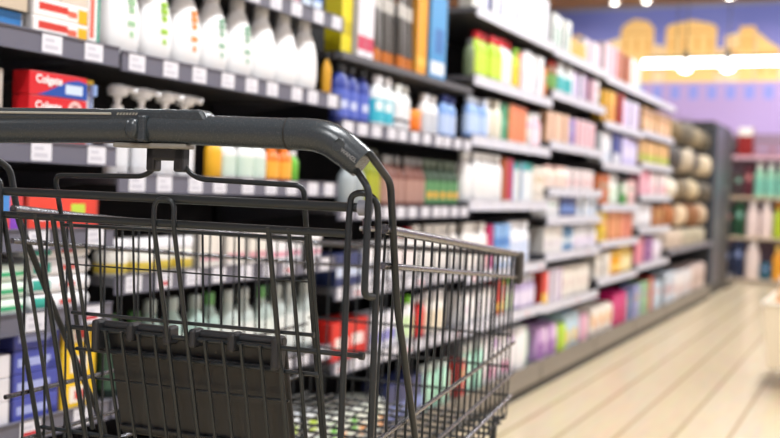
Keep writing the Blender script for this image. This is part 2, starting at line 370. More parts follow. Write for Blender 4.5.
def k_tubeb(w, h, d, c, pats, c2):
    e = empty('squeeze_tube'); bm = bmesh.new(); seg = 16; rings = []
    for t in (0, .2, .5, .8, 1):
        rings.append([bm.verts.new((math.cos(a)*d/2*(1-.94*t), math.sin(a)*w/2*(1+.08*t), h*.16+t*h*.84)) for a in [2*PI*k/seg for k in range(seg)]])
    for a, b_ in zip(rings, rings[1:]):
        for k in range(seg): bm.faces.new((a[k], a[(k+1) % seg], b_[(k+1) % seg], b_[k]))
    bm.faces.new(rings[0][::-1]); bm.faces.new(rings[-1]); link('tube_body', bm, printed(c, pats, .3), e, True)
    bm = bmesh.new(); lathe(bm, [(w*.42, 0), (w*.44, h*.01), (w*.42, h*.158)], 16, sx=d/w*1.0); link('cap', bm, m_plain(c2), e, True); return e
def k_jar(w, h, d, c, pats, c2):
    e = empty('jar'); r = w/2; bm = bmesh.new(); lathe(bm, [(r*.9, 0), (r, h*.06), (r, h*.6), (r*.9, h*.68)], 20); link('jar_body', bm, printed(c, pats, .3), e, True)
    bm = bmesh.new(); lathe(bm, [(r*1.0, h*.68), (r*1.02, h*.95), (r*.94, h)], 20); link('lid', bm, m_plain(c2), e, True); return e
def k_brush(w, h, d, c, pats, c2):       # toothbrush on a card
    e = empty('toothbrush_pack'); bm = bmesh.new(); box(bm, -.004, 0, -w/2, w/2, 0, h); link('backing_card', bm, printed(c, pats, .4), e)
    bm = bmesh.new(); tube(bm, [(.006, 0, h*.06), (.012, .002, h*.35), (.008, 0, h*.6), (.01, 0, h*.9)], [.004, .006, .003, .004], 8); box(bm, .006, .02, -.005, .005, h*.76, h*.92)
    link('toothbrush', bm, m_plain(c2), e, True); return e
def k_pouch(w, h, d, c, pats, c2):
    e = empty('hanging_pouch'); bm = bmesh.new(); bmesh.ops.create_cube(bm, size=1); bmesh.ops.subdivide_edges(bm, edges=bm.edges[:], cuts=5, use_grid_fill=True)
    for v in bm.verts:
        x, y, z = v.co*2; q = max(0, 1-(abs(y)**3))*max(0, 1-abs(z)**3)
        v.co = Vector((x*d/2*(.12+.88*q**.6), y*w/2*(1-.08*abs(z)), (z+1)/2*h-h-.03))
    link('pouch_body', bm, printed(c, pats, .7, .8), e, True)
    bm = bmesh.new(); tube(bm, [(0, -w*.1, -.035), (0, -w*.06, 0), (0, w*.06, 0), (0, w*.1, -.035)], .004, 6, fr=.02); link('hang_loop', bm, m_plain(c2), e, True); return e
KIND = dict(carton=k_carton, pack=k_pack, bottle=k_bottle, flat=k_flat, can=k_can, pump=k_pump, lotion=k_lotion, tube=k_tubeb, jar=k_jar, brush=k_brush, pouch=k_pouch)
CAT = dict(carton='carton', pack='pack', bottle='bottle', flat='bottle', can='spray can', pump='bottle', lotion='bottle', tube='tube', jar='jar', brush='toothbrush', pouch='pouch')
FORM = ('bottle', 'flat', 'can', 'pump', 'lotion', 'tube', 'jar', 'carton', 'pack')
SEEN = set()
def place(first, used, loc, label, cat, group, rz=0):
    o = first if not used else copy_tree(first)
    o.location = loc; o.rotation_euler = (0, 0, rz); o['label'] = label; o['category'] = cat
    if group: o['group'] = group
    elif 'group' in o: del o['group']
    return o
def shelf_phrase(k, si):
    zs = BAYS[k][3]
    if k == 'H': return ['low shelf', 'bottom shelf'][si]
    if si == len(zs)-1: return 'bottom shelf'
    if si == 0: return 'top shelf' if k > 'C' else 'topmost shelf in view'
    return ORD[si]+' shelf down'
def row(k, si, items, start=None, stack=1):
    """items: (kind, description, n, w, h, d, colour, patches, colour2[, stack[, gap]]) laid out from left to right"""
    y0, y1, ph, zs, rail = BAYS[k]; y = (y0+.012) if start is None else start; z = zs[si]+.0006
    for it in items:
        if it[0] == 'gap': y += it[1]; continue
        kind, desc, n, w, h, d, c, pats, c2 = it[:9]; st = it[9] if len(it) > 9 else 1; gp = it[10] if len(it) > 10 else .006
        fit = int((y1-.006-y+gp)/(w+gp)); n = min(n, fit)
        if n <= 0: continue
        first = KIND[kind](w, h, d, c, tuple(pats), c2); used = False
        where = f'{shelf_phrase(k, si)}, {ph}'
        for q in range(n):
            for s_ in range(st):
                ps = []
                if n > 1: ps.append(f'{ORD[q]} from left')
                if st == 2: ps.append(['lower', 'upper'][s_])
                elif st > 2: ps.append(['lowest', 'second up', 'third up', 'fourth up', 'fifth up'][s_])
                lab = ', '.join([desc] + ps + [where])
                if len(lab.split()) > 16: lab = ', '.join([desc] + ps + [where.replace('topmost shelf in view', 'topmost shelf').replace('bay after the lotions', 'bay after lotions')])
                if len(lab.split()) > 16: lab = lab.replace(' from left', '')
                if len(lab.split()) > 16: lab = lab.replace(' shelf down', ' shelf')
                if lab in SEEN: print('DUPLABEL', lab)
                if len(lab.split()) > 16: print('LONG', lab)
                SEEN.add(lab)
                jx = random.uniform(-.018, 0) if st == 1 else 0
                rz = random.uniform(-.05, .05) if kind in ('bottle', 'can', 'jar') and gp > .005 else 0
                place(first, used, (XF-.012-d/2+jx-(.006 if kind == 'pump' else 0), y+w/2, z+s_*(h+.0006)), lab, CAT[kind], f'{desc} row on {where}' if n*st > 1 else None, rz)
                used = True
            y += w+gp
    return y
W = 'f2f2f6'
def bars(cols): return [(i/len(cols)+.04, (i+1)/len(cols)-.04, .1, .9, c) for i, c in enumerate(cols)]
def band(c, z0=.3, z1=.6, y0=0, y1=1): return (y0-.01, y1+.01, z0, z1, c)

# --- bay A: toothpaste (only its right part is in view)
row('A', 0, [('carton', 'flat blue and white toothpaste carton', 1, .165, .036, .05, 'dfe9f5', [(.55,1.1,-.1,1.1,'2f7cc0'),(.05,.5,.3,.7,'5b8fc9')], W, 1)], start=1.245)
row('A', 0, [('carton', 'red-lettered white toothpaste carton with yellow corner', 1, .155, .036, .05, 'f4efec', [(.12,.62,.35,.75,'d23a2c'),(.8,1.01,-.1,.8,'f0b414'),(.62,.78,.25,.6,'e06a50')], W, 2)], start=1.418)
row('A', 0, [('carton', 'upright white carton with red lettering and green edge', 2, .036, .16, .05, 'f3f1ef', [(.15,.5,.1,.8,'e2705c'),(.72,.95,.05,.95,'2f9a80')], W)], start=1.579)
row('A', 0, [('gap', 0), ], start=1.2)
# a beige carton on top of the blue one
bm = bmesh.new(); box(bm, -.04, .04, -.08, .08, 0, .09); tag(link('carton', bm, printed('c9b9a2', [(.1,.7,.2,.5,'b7a78f')], .5), loc=(XF-.055, 1.33, 1.23+.0385)), 'beige carton resting on the flat blue toothpaste carton, top shelf far left', 'carton')
bm = bmesh.new(); box(bm, -.04, .04, -.035, .035, 0, .09); tag(link('carton', bm, printed('d8cabb', [], .5), loc=(XF-.055, 1.535, 1.23+.0750)), 'small beige carton on top of the red-lettered toothpaste cartons, right end', 'carton')

# printed toothpaste cartons with lettering
def toothpaste(loc, upper):
    e = tag(empty('toothpaste_carton', loc), 'red toothpaste carton with blue wave and white lettering, upper of the pair' if upper else 'red toothpaste carton with pale round picture and white lettering, lower of the pair', 'carton', 'red toothpaste cartons')
    bm = bmesh.new(); box(bm, -.045, 0, 0, .155, 0, .046); link('box', bm, printed('d8222a', [], .3), e, bevel=.0015)
    bm = bmesh.new()
    if upper:
        pts = [(0.02, .001), (.155, .001), (.155, .034)] + [(.155-.155*t*.9, .034-.030*t**2+.006*math.sin(t*6)) for t in (.2, .4, .6, .8)]
        a = [bm.verts.new((.0006, y, z)) for y, z in pts]; c = [bm.verts.new((0, y, z)) for y, z in pts]; bm.faces.new(a); bm.faces.new(c[::-1])
        for i in range(len(pts)): bm.faces.new((a[i], c[i], c[(i+1) % len(pts)], a[(i+1) % len(pts)]))
        link('blue_wave', bm, printed('1f4fa8', [(.55, .9, .2, .7, 'cfe0f4')], .3), e)
    else:
        lathe(bm, [(.02, 0), (.02, .0006)], 24); bmesh.ops.rotate(bm, verts=bm.verts[:], cent=(0,0,0), matrix=Matrix.Rotation(PI/2, 3, 'Y')); bmesh.ops.translate(bm, verts=bm.verts[:], vec=(0, .122, .023))
        link('round_picture', bm, printed('e9c4c0', [(.3, .7, .2, .8, 'b06a66')], .3), e)
    mt = Matrix.Translation((.0009, .05, .031 if upper else .027)) @ Matrix.Rotation(PI/2, 4, 'Z') @ Matrix.Rotation(PI/2, 4, 'X')
    text_mesh('lettering', 'Colgate', .022, m_plain('ffffff'), e, mt)
toothpaste((XF-.012, 1.418, 1.0206+.047), False); toothpaste((XF-.012, 1.418, 1.0206+.094), True)
bm = bmesh.new(); box(bm, -.045, 0, 0, .155, 0, .046); tag(link('carton', bm, printed('c81f28', [(.2,.7,.3,.7,'e8d0d0')], .3), bevel=.0015, loc=(XF-.012, 1.418, 1.0206)), 'red carton lying under the two lettered red toothpaste cartons', 'carton')
row('A', 1, [('carton', 'grey-beige carton', 1, .06, .135, .09, 'b9b1a8', [(.2,.9,.1,.5,'55504c')], W), ('jar', 'small green-based white jar', 1, .04, .05, .04, 'e8efe6', [band('5aa83c', 0, .3)], W)], start=1.302)
row('A', 1, [('brush', 'yellow-topped toothbrush card pack', 1, .03, .14, .02, 'e9edf5', [(0,1,.82,1,'e8c22c')], '8aa6d8', 1, .006)], start=1.58)
row('A', 1, [('tube', 'white upright tube with blue stripe', 1, .036, .12, .03, 'e6ecf6', [(.3,.6,.2,.8,'4a7fd0')], W)], start=1.615)
row('A', 2, [('carton', 'rainbow striped carton', 1, .085, .075, .06, 'e04848', [(.25,.6,.45,1,'4a8fd8'),(.1,.5,0,.4,'4ab04a'),(.6,.9,0,.4,'8a4ac0')], W), ('carton', 'bright red carton with lime corner', 1, .2, .075, .06, 'ee4a38', [(.6,.8,.3,.7,'c8e04a'),(.1,.5,.25,.45,'ffffff')], W)], start=1.34)
row('A', 3, [('pack', 'green and white striped flat pack', 1, .13, .032, .1, 'dff0e2', [band('3fb27a', .3, .55)], W, 3), ('pack', 'white flat pack with teal and red print', 1, .17, .034, .1, 'f3f3f6', [(.05,.3,.2,.8,'3fae9c'),(.45,.7,.3,.6,'d96a62')], W, 4)], start=1.30)
row('A', 4, [('carton', 'plain white carton', 1, .1, .045, .12, 'eceaf0', [(.1,.6,.3,.6,'b8b8c8')], W, 3), ('carton', 'blue-violet carton with pale band', 1, .12, .046, .12, '4b55b0', [(.1,.8,.3,.65,'a9b4e6'),(.75,1.,0,.4,'2f3a8c')], W, 4), ('carton', 'yellow carton with red and white patch', 1, .1, .062, .12, 'f3c81e', [(.25,.75,.2,.75,'f6efe2'),(.4,.65,.3,.6,'d8443c')], W, 3)], start=1.29)
row('A', 5, [('carton', 'violet carton with white band', 3, .2, .06, .2, '6a66b8', [band('e6e4f4', .3, .7, .1, .7)], W, 2)], start=1.0)
# --- bay B
row('B', 0, [('carton', 'pink and white small carton', 3, .05, .09, .04, 'f0d6e2', [band('d9688c', .2, .5)], W), ('carton', 'pale blue small carton', 2, .05, .1, .04, 'cfe0f4', [band('5a8ad0', .3, .6)], W)], start=2.24)
ly = [1.705+.1105*i for i in range(8)]
pr = ['9fc9a0', '9fce3a', 'f0964a', '8fb9a0', '8fb9a0', None, None, None]
first = {}
for i, yy in enumerate(ly):
    c = pr[i]
    d_ = {0: 'pale green mark', 1: 'lime green mark', 2: 'orange mark', 3: 'grey-green mark', 4: 'grey-green mark'}.get(i, 'plain front')
    key = c
    if key not in first: first[key] = (k_lotion(.104, .207, .078, 'f4f5f6', [(0,0,0,0,c)] if c else [], 'f6f6f7'), False)
    o = place(first[key][0], first[key][1], (XF-.052, yy, 1.2256), f'white lotion bottle with {d_}, {ORD[i]} from left in the lotion row', 'bottle', 'white lotion bottles above the cart handle')
    first[key] = (first[key][0], True)
row('B', 1, [('bottle', 'small black-capped amber bottle', 1, .03, .13, .03, 'd8a02c', [], '161616')], start=2.578)
row('B', 2, [('pump', 'white pump bottle', 4, .062, .198, .045, 'f3f3f4', [(0,0,0,0,'e4e6ea')], 'f4f4f4', 1, .017), ('gap', .03), ('flat', 'yellow bottle', 1, .05, .11, .035, 'f0b428', [], 'f4c85a'), ('flat', 'white round-shouldered bottle', 3, .06, .11, .04, 'eef0ee', [(0,0,0,0,'cfe2d4')], W), ('flat', 'orange bottle', 2, .055, .1, .04, 'ef7a1e', [(0,0,0,0,'f5b03c')], 'f08a30'), ('flat', 'green bottle', 1, .05, .09, .035, '6fbf3a', [], 'e8e8e8')], start=1.675)
row('B', 3, [('jar', 'white jar with yellow label', 4, .075, .08, .075, 'f1efe6', [band('f0d65a', .1, .5)], W), ('carton', 'cream carton', 3, .09, .085, .06, 'ece6dc', [band('d8a0a8', .2, .4)], W), ('carton', 'white low carton with pink strip', 3, .09, .07, .06, 'f1f0f3', [band('e8a2b4', .2, .4)], W)], start=1.67)
row('B', 4, [('bottle', 'dark bottle with green cap', 2, .06, .18, .05, '20302a', [(0,0,0,0,'3a5a48')], '3f6a3a', 1, .01), ('bottle', 'pale mint bottle with pale cap', 3, .068, .2, .06, 'a9c4bc', [(0,0,0,0,'dbe8e3')], 'bcc8c2', 1, .008), ('bottle', 'pale bottle with leaf-green cap', 1, .068, .2, .06, 'a9c4bc', [(0,0,0,0,'dbe8e3')], '6fae66', 1, .008), ('bottle', 'frosted white bottle', 2, .068, .2, .06, 'c4d2ce', [(0,0,0,0,'eaf0ee')], 'd0d8d4', 1, .008), ('bottle', 'frosted bottle with green cap', 1, .068, .2, .06, 'b4c6c0', [(0,0,0,0,'e2ece8')], '6fae66', 1, .008), ('bottle', 'milky grey bottle', 3, .068, .2, .06, 'b8c4c2', [(0,0,0,0,'e6ecea')], 'c4ccc8', 1, .008)], start=1.67)
row('B', 5, [('pack', 'small white bag with green and orange print', 5, .11, .08, .14, 'e8eee2', [(.1,.4,.2,.8,'6fb04a'),(.55,.85,.15,.55,'f09a3c')], W, 2, .006), ('pack', 'small pale bag with lime print', 3, .11, .08, .14, 'e6ecf0', [(.3,.8,.3,.8,'b9d84a')], W, 2, .006)], start=1.68)
# --- bay C
row('C', 0, [('carton', 'tall yellow carton', 1, .07, .28, .06, 'e8d81e', [band('c8b80c', .2, .35)], W), ('carton', 'white and pink carton', 2, .055, .22, .05, 'e6e2ea', [band('c83c5c', .1, .3)], W), ('tube', 'dark grey slim tube with pale tip', 7, .042, .28, .03, '4e4a46', [band('b8b4ae', .55, .75)], 'c8742c', 1, .006), ('carton', 'tall orange-yellow carton', 1, .085, .31, .06, 'eda21c', [band('f4c04a', .1, .2)], W), ('carton', 'tall sky-blue carton', 1, .15, .3, .06, '3f92cc', [(.1,.9,.05,.2,'e8eef4'),(.3,.8,.3,.6,'2a6ab0')], W)], start=2.66)
row('C', 1, [('flat', 'navy bottle with black cap', 3, .075, .18, .045, '2c3f96', [(0,0,0,0,'5468c4'),(.2,.7,.3,.6,'c6cfee')], '101014'), ('flat', 'white bottle with teal label', 2, .075, .17, .045, 'edf2f4', [(0,0,0,0,'38b6cc'),(.1,.6,.5,.9,'e8f4f6')], W), ('flat', 'white bottle with black band', 2, .07, .16, .045, 'eff1f2', [(0,0,0,0,'e4e6ea'),(0,1,.2,.35,'333336')], 'e8ecea'), ('jar', 'orange round tub', 1, .085, .085, .07, 'f07818', [], 'f59a3c'), ('flat', 'white bottle with grey label', 2, .07, .15, .045, 'f2f3f4', [(0,0,0,0,'c8ccd4')], W), ('flat', 'light blue bottle', 2, .07, .16, .045, '7fa6e0', [(0,0,0,0,'b8ccf0')], '26346e')], start=2.64)
row('C', 2, [('bottle', 'clear grey bottle', 2, .06, .15, .055, 'aab4b8', [], 'd0d4d6'), ('bottle', 'olive green bottle', 2, .055, .19, .05, '8a9420', [(0,0,0,0,'a8ae2e')], '3a3a20'), ('bottle', 'brown-pink bottle with grey cap', 6, .058, .175, .055, '7a4c40', [(0,0,0,0,'b08a7e')], '9a9a9a', 1, .004), ('bottle', 'green-labelled dark bottle', 5, .058, .175, .055, '2f4a34', [(0,0,0,0,'5f9462'),(.2,.7,.2,.5,'f0b43c')], '7a8a78', 1, .004)], start=2.72)
row('C', 3, [('carton', 'navy box with white label', 2, .09, .1, .08, '2c3a6a', [band('c8d4ea', .3, .6)], W), ('carton', 'white carton with grey panel', 3, .08, .13, .06, 'eeeef2', [band('aab0c0', .2, .5)], W), ('flat', 'white bottle with red cap', 2, .07, .17, .045, 'f4f4f4', [(0,0,0,0,'f0e4e4')], 'c8222c'), ('flat', 'plain white bottle', 5, .075, .18, .05, 'f3f2f0', [], 'f3f2f0')], start=2.66)
row('C', 4, [('carton', 'red box', 2, .13, .12, .1, 'd8261e', [(.2,.8,.3,.6,'f4e4e0')], W), ('carton', 'white box with lilac panel', 2, .1, .12, .08, 'e6e6f0', [band('8c8cd0', .2, .5)], W), ('flat', 'white bottle with lime cap', 2, .06, .16, .04, 'f2f2f2', [(0,0,0,0,'d8eec0')], '7acc28'), ('flat', 'red bottle', 2, .05, .15, .04, 'd02424', [], W), ('flat', 'cream bottle', 3, .06, .16, .04, 'f2eee6', [(0,0,0,0,'e8dcc4')], W)], start=2.64)
row('C', 5, [('pack', 'white bag with green and orange spots', 3, .13, .12, .16, 'eaf0e6', [(.1,.35,.4,.8,'6cb84c'),(.5,.8,.2,.5,'f09830')], W, 1, .006), ('carton', 'dark blue box', 3, .1, .15, .1, '2a3468', [band('7c8cc8', .2, .5)], W), ('flat', 'mint bottle', 4, .06, .17, .045, 'b4e2cc', [], 'e8f4ee')], start=2.66)
# --- bay D
row('D', 0, [('carton', 'white carton with beige edge', 1, .09, .15, .06, 'f1efe6', [(.75,1.1,0,1,'d8c69c')], W), ('carton', 'white carton with navy bar', 4, .1, .19, .07, 'f2f3fa', [(.7,1.1,-.1,1.1,'3a4aa0')], W), ('carton', 'plain white tall carton', 4, .11, .2, .07, 'eef0fa', [(.1,.4,.2,.4,'c0c8e8')], W)])
row('D', 1, [('gap', .01), ('flat', 'grey-green slim bottle', 1, .05, .15, .04, '6a7a5a', [], '3a3a3a'), ('flat', 'lime bottle with red cap', 4, .066, .19, .045, 'b4d62e', [(0,0,0,0,'c8e24a')], 'd81e2c'), ('flat', 'white bottle with wide red cap', 2, .075, .2, .05, 'f4f2f2', [(0,0,0,0,'f0e8ea')], 'd81e2c'), ('flat', 'lime and yellow bottle', 1, .05, .18, .04, 'c6de3a', [(0,0,0,0,'f0d040')], '8ac42c'), ('carton', 'red and white carton', 1, .07, .17, .06, 'e0442c', [(.6,1.1,0,1,'f4eeec')], W), ('carton', 'white tall carton', 3, .095, .19, .06, 'f2f2f6', [(.1,.3,.2,.5,'d0d0e4')], W), ('carton', 'orange slim carton', 1, .05, .15, .05, 'e8862c', [], W)])
row('D', 2, [('flat', 'light blue bottle', 3, .07, .16, .045, '8fb2ea', [(0,0,0,0,'bcd2f4')], 'dce6f6'), ('flat', 'cream bottle with pale cap', 2, .07, .17, .045, 'f0ead8', [], 'f4f0e4'), ('carton', 'green carton', 1, .09, .165, .06, '3f9c70', [band('68b890', .4, .6)], W), ('carton', 'peach-orange carton', 3, .08, .17, .06, 'f09a62', [(.55,.95,0,1,'e8643c')], W), ('carton', 'pale green slim carton', 1, .05, .15, .05, 'cfe6d4', [], W), ('flat', 'pink bottle', 2, .065, .16, .045, 'eec0d0', [(0,0,0,0,'f6dce6')], W)])
row('D', 3, [('flat', 'tall white bottle', 5, .082, .2, .055, 'f3f4f6', [], 'f3f4f6', 1, .002), ('carton', 'rust-brown carton', 1, .045, .19, .05, 'a85420', [], W), ('carton', 'crimson carton', 1, .08, .19, .06, 'c01c4a', [(.5,.65,0,1,'8a1034')], W), ('carton', 'teal-topped white carton', 3, .095, .18, .06, 'eef2f2', [band('2fa49c', .8, 1.01), (0,.25,0,1,'4a90d0')], W), ('carton', 'cream tall carton', 2, .07, .17, .05, 'f0e8dc', [], W)])
row('D', 4, [('flat', 'creamy white bottle', 3, .09, .2, .055, 'f4f1ee', [], 'f4f1ee'), ('carton', 'magenta slim carton', 1, .035, .19, .05, 'cc2a6c', [], W), ('carton', 'sky-blue carton', 2, .1, .19, .06, '86b4e8', [band('4a86d0', .5, .7), band('eef2f8', .1, .4)], W), ('flat', 'white bottle with blue print', 3, .09, .2, .055, 'f0f2f8', [(0,0,0,0,'d0dcf4')], W)])
row('D', 5, [('pack', 'white tissue pack', 3, .14, .13, .12, 'f3f2f2', [(.2,.6,.3,.6,'e0d8e4')], W, 1, .006), ('carton', 'scarlet box', 1, .08, .15, .08, 'd8342a', [band('f0c03c', .1, .35)], W), ('flat', 'lime-capped white bottle', 2, .06, .15, .045, 'f2f2ee', [(0,0,0,0,'dcecc8')], '8cc83c'), ('flat', 'lilac bottle', 4, .07, .15, .045, 'c8b8e0', [(0,0,0,0,'e8def2')], W)])
row('D', 6, [('carton', 'small red box', 1, .06, .15, .08, 'c42a24', [], W), ('flat', 'mint green bottle', 3, .07, .2, .05, 'b8e8d4', [], 'f0f6f2'), ('pack', 'white nappy pack with pink print', 2, .2, .21, .2, 'f4f1f5', [(.1,.6,.1,.35,'e49ac0'),(.5,.9,.7,.9,'c8a4d8')], W, 1, .006), ('pack', 'white pack with mint end', 1, .2, .21, .2, 'f2f2f5', [(.72,1.1,-.1,1.1,'8fdcae')], W, 1, .006)])
# --- bay E
row('E', 0, [('carton', 'white carton with dark green bar', 3, .1, .17, .06, 'eff3f0', [(.3,.6,0,.7,'3f8c7a')], W), ('carton', 'low golden yellow box', 2, .14, .09, .08, 'f0ba1e', [], W), ('carton', 'white and pink carton', 3, .11, .14, .06, 'f2ecf2', [(.6,1.1,0,1,'e8c0d8')], W)])
row('E', 1, [('flat', 'brown bottle with green label', 2, .065, .15, .045, '8a5a34', [(0,0,0,0,'6aa04c')], 'c83c2c'), ('flat', 'teal and white bottle', 3, .075, .16, .045, 'e8f0f0', [(0,0,0,0,'50b8bc')], W), ('carton', 'white and purple carton', 3, .08, .15, .05, 'eeeaf4', [(.6,1.,0,1,'8c6cc0')], W), ('carton', 'black and pink slim carton', 3, .06, .14, .05, '3c3840', [(.4,1.1,0,1,'e4a8bc')], W), ('carton', 'white gift carton', 1, .09, .15, .05, 'f4f0f4', [], W)])
row('E', 2, [('carton', 'peach carton', 4, .08, .15, .05, 'f2c09c', [(.6,1.1,0,1,'eedccc')], W), ('carton', 'violet slim carton', 2, .055, .14, .05, '8670c0', [], W), ('carton', 'pale pink carton', 5, .085, .15, .05, 'f0d0d4', [(.6,.9,.1,.9,'d88c9c')], W)])
row('E', 3, [('flat', 'cream bottle with pink cap', 4, .085, .115, .05, 'f2e6d6', [(0,0,0,0,'ecd4c8')], 'eec8c0'), ('carton', 'pink-tinted white box', 4, .12, .11, .06, 'f4e8e8', [(.2,.7,.2,.5,'e4a8ac')], W)])
row('E', 4, [('carton', 'white low box', 2, .12, .1, .08, 'eef0f4', [], W), ('carton', 'navy box', 3, .11, .12, .08, '2c4484', [band('7090d0', .2, .5)], W), ('carton', 'white box with light blue end', 4, .1, .12, .08, 'eef2f6', [(.7,1.1,0,1,'9cc0e8')], W)])
row('E', 5, [('carton', 'off-white box', 3, .11, .13, .08, 'f0eeea', [(.2,.7,.2,.5,'d4ccd8')], W), ('carton', 'steel blue box', 2, .09, .12, .08, '5a94c4', [band('dceaf4', .3, .6)], W), ('flat', 'white squat bottle', 5, .09, .13, .06, 'f4f4f4', [(0,0,0,0,'e4dcec')], W)])
row('E', 6, [('carton', 'red box with yellow foot', 1, .1, .16, .08, 'dc3a2c', [band('f0c03c', .0, .35)], W), ('carton', 'white and purple tall box', 3, .08, .17, .07, 'f0ecf2', [(.6,.9,0,1,'9464a8')], W), ('pack', 'cream soft pack', 4, .14, .17, .12, 'f2ece2', [(.2,.6,.3,.6,'dcc8c4')], W, 1, .006)])
row('E', 7, [('pack', 'purple floral pack', 2, .17, .17, .18, 'c8a0d4', [(.1,.5,.1,.5,'8a4aa8'),(.5,.9,.5,.9,'eedcf0')], W, 1, .006), ('pack', 'lime green pack', 1, .13, .15, .18, 'b8dc3c', [], W, 1, .006), ('pack', 'pale blue pack', 2, .15, .19, .18, 'c0dcec', [(.1,.5,.1,.5,'f0d078')], W, 1, .006), ('pack', 'pink patterned pack', 2, .14, .16, .18, 'e8b4c8', [], W, 1, .006)])
# --- bay F
row('F', 0, [('carton', 'pink and cream tall carton', 3, .1, .2, .06, 'f0dce4', [(.5,1.1,0,1,'e4a4b8')], W), ('carton', 'dark orange tall carton', 3, .1, .19, .06, 'd4703a', [(.6,1.1,0,1,'8a4a30')], W), ('carton', 'pale green-white carton', 3, .11, .19, .06, 'dce8e0', [(.6,.9,.1,.9,'a8c8b8')], W)])
row('F', 1, [('carton', 'golden yellow carton', 3, .09, .19, .06, 'eab428', [(.5,.9,.1,.6,'c87c1c')], W), ('carton', 'deep red-brown carton', 2, .09, .2, .06, '9a2c1c', [(.5,1.1,0,1,'c8482c')], W), ('carton', 'lilac-white carton', 4, .11, .18, .06, 'e8e2f4', [(.6,.9,.1,.9,'b8a0d8')], W)])
row('F', 2, [('carton', 'white large box', 2, .13, .18, .08, 'f0f4fa', [(.2,.8,.1,.4,'d4e0f0')], W), ('carton', 'navy box with white foot', 2, .1, .19, .08, '3a4c94', [band('e8ecf6', 0, .35)], W), ('carton', 'lilac box', 4, .12, .18, .08, 'ccc6f0', [(.5,.9,.3,.7,'ece8fa')], W)])
row('F', 3, [('carton', 'rust orange box', 2, .1, .18, .07, 'd0764a', [], W), ('flat', 'milky white bottle', 3, .1, .19, .06, 'f0f0ea', [(0,0,0,0,'dcecdc')], W), ('carton', 'leaf green box', 2, .1, .14, .07, '3c9c44', [(0,1,.5,1.1,'e8f0e4')], W), ('carton', 'blush box', 2, .11, .16, .07, 'f0c8c8', [], W)])
row('F', 4, [('carton', 'yellow slim box', 2, .08, .18, .07, 'ecc83a', [], W), ('carton', 'orange striped box', 4, .1, .18, .07, 'e8884c', [(.5,.9,0,1,'f0b88c')], W), ('carton', 'terracotta box', 3, .11, .17, .07, 'd86a4c', [(.5,.9,0,1,'e89c84')], W)])
row('F', 5, [('carton', 'off-white wide box', 2, .15, .15, .08, 'f2eee6', [(.2,.8,.2,.5,'d8ccc0')], W), ('jar', 'amber tub', 3, .11, .15, .1, 'e8a018', [band('f8d878', .3, .6)], 'e0b040'), ('flat', 'golden bottle', 3, .1, .19, .06, 'e8c45c', [(0,0,0,0,'f4e4b0')], 'f0dca0')])
row('F', 6, [('pack', 'cream pack with orange spots', 3, .17, .17, .18, 'f4ece0', [(.1,.4,.3,.7,'eca84c'),(.6,.9,.1,.5,'e4a0b0')], W, 1, .006), ('pack', 'magenta pack', 2, .16, .22, .18, 'c8186c', [(.1,.4,.5,.9,'e44c94')], W, 1, .006), ('carton', 'slate blue box', 1, .1, .2, .1, '5c7ca8', [], W)])
# --- bay G
row('G', 1, [('carton', 'tan shelf-ready box', 6, .17, .16, .12, 'd8a86a', [band('8a6a3a', .75, .9), (.1,.9,.2,.5,'ecc898')], W)])
row('G', 2, [('carton', 'tan box with lime foot', 6, .17, .16, .12, 'dcb070', [band('b4c84c', .1, .4)], W)])
row('G', 3, [('carton', 'pink tall box', 3, .12, .17, .08, 'ec9cb4', [(.5,.9,.1,.7,'f4d0dc')], W), ('carton', 'rose-white box', 5, .12, .16, .08, 'f2e2e4', [(.5,.9,.1,.5,'e07c94')], W)])
row('G', 4, [('jar', 'large white round tub', 3, .17, .17, .17, 'e8e6ea', [], 'd8d6dc', 1, .01), ('carton', 'brown box', 2, .16, .15, .1, 'b4703c', [], W)])
row('G', 5, [('carton', 'pink-red slim box', 3, .09, .18, .07, 'e4748c', [(.6,1.1,0,1,'f0b0bc')], W), ('carton', 'purple slim box', 3, .08, .18, .07, '8c4c94', [(.6,1.1,0,1,'c89cd0')], W), ('flat', 'pale bottle', 4, .09, .17, .06, 'e8e0ec', [], W)])
row('G', 6, [('carton', 'lavender box', 2, .12, .22, .1, '9ca0d0', [], W), ('carton', 'pale green tall box', 2, .1, .23, .1, 'a0c8a0', [], W), ('carton', 'dark red tall box', 3, .07, .25, .1, 'a0281c', [(.5,1,0,1,'c8502c')], W), ('carton', 'ice blue box', 2, .13, .2, .1, 'c8dcec', [], W)])
row('H', 1, [('carton', 'pale blue box', 3, .14, .24, .12, 'd0dcea', [(.2,.7,.3,.6,'c06060')], W), ('pack', 'silver-white pack', 4, .2, .22, .2, 'e6e2e2', [(.3,.8,.2,.5,'c89c9c')], W, 1, .008), ('pack', 'pink-beige pack', 4, .2, .24, .2, 'd8c4bc', [(.3,.8,.3,.6,'a88c80')], W, 1, .008)])
row('H', 0, [('pack', 'cream folded bag', 3, .24, .145, .2, 'dccab8', [(.3,.7,.3,.6,'b89c84')], W, 1, .01), ('pack', 'stone grey folded bag', 5, .22, .14, .2, 'c8bfa8', [(.2,.6,.3,.7,'9a8c70')], W, 1, .01)], start=8.0)
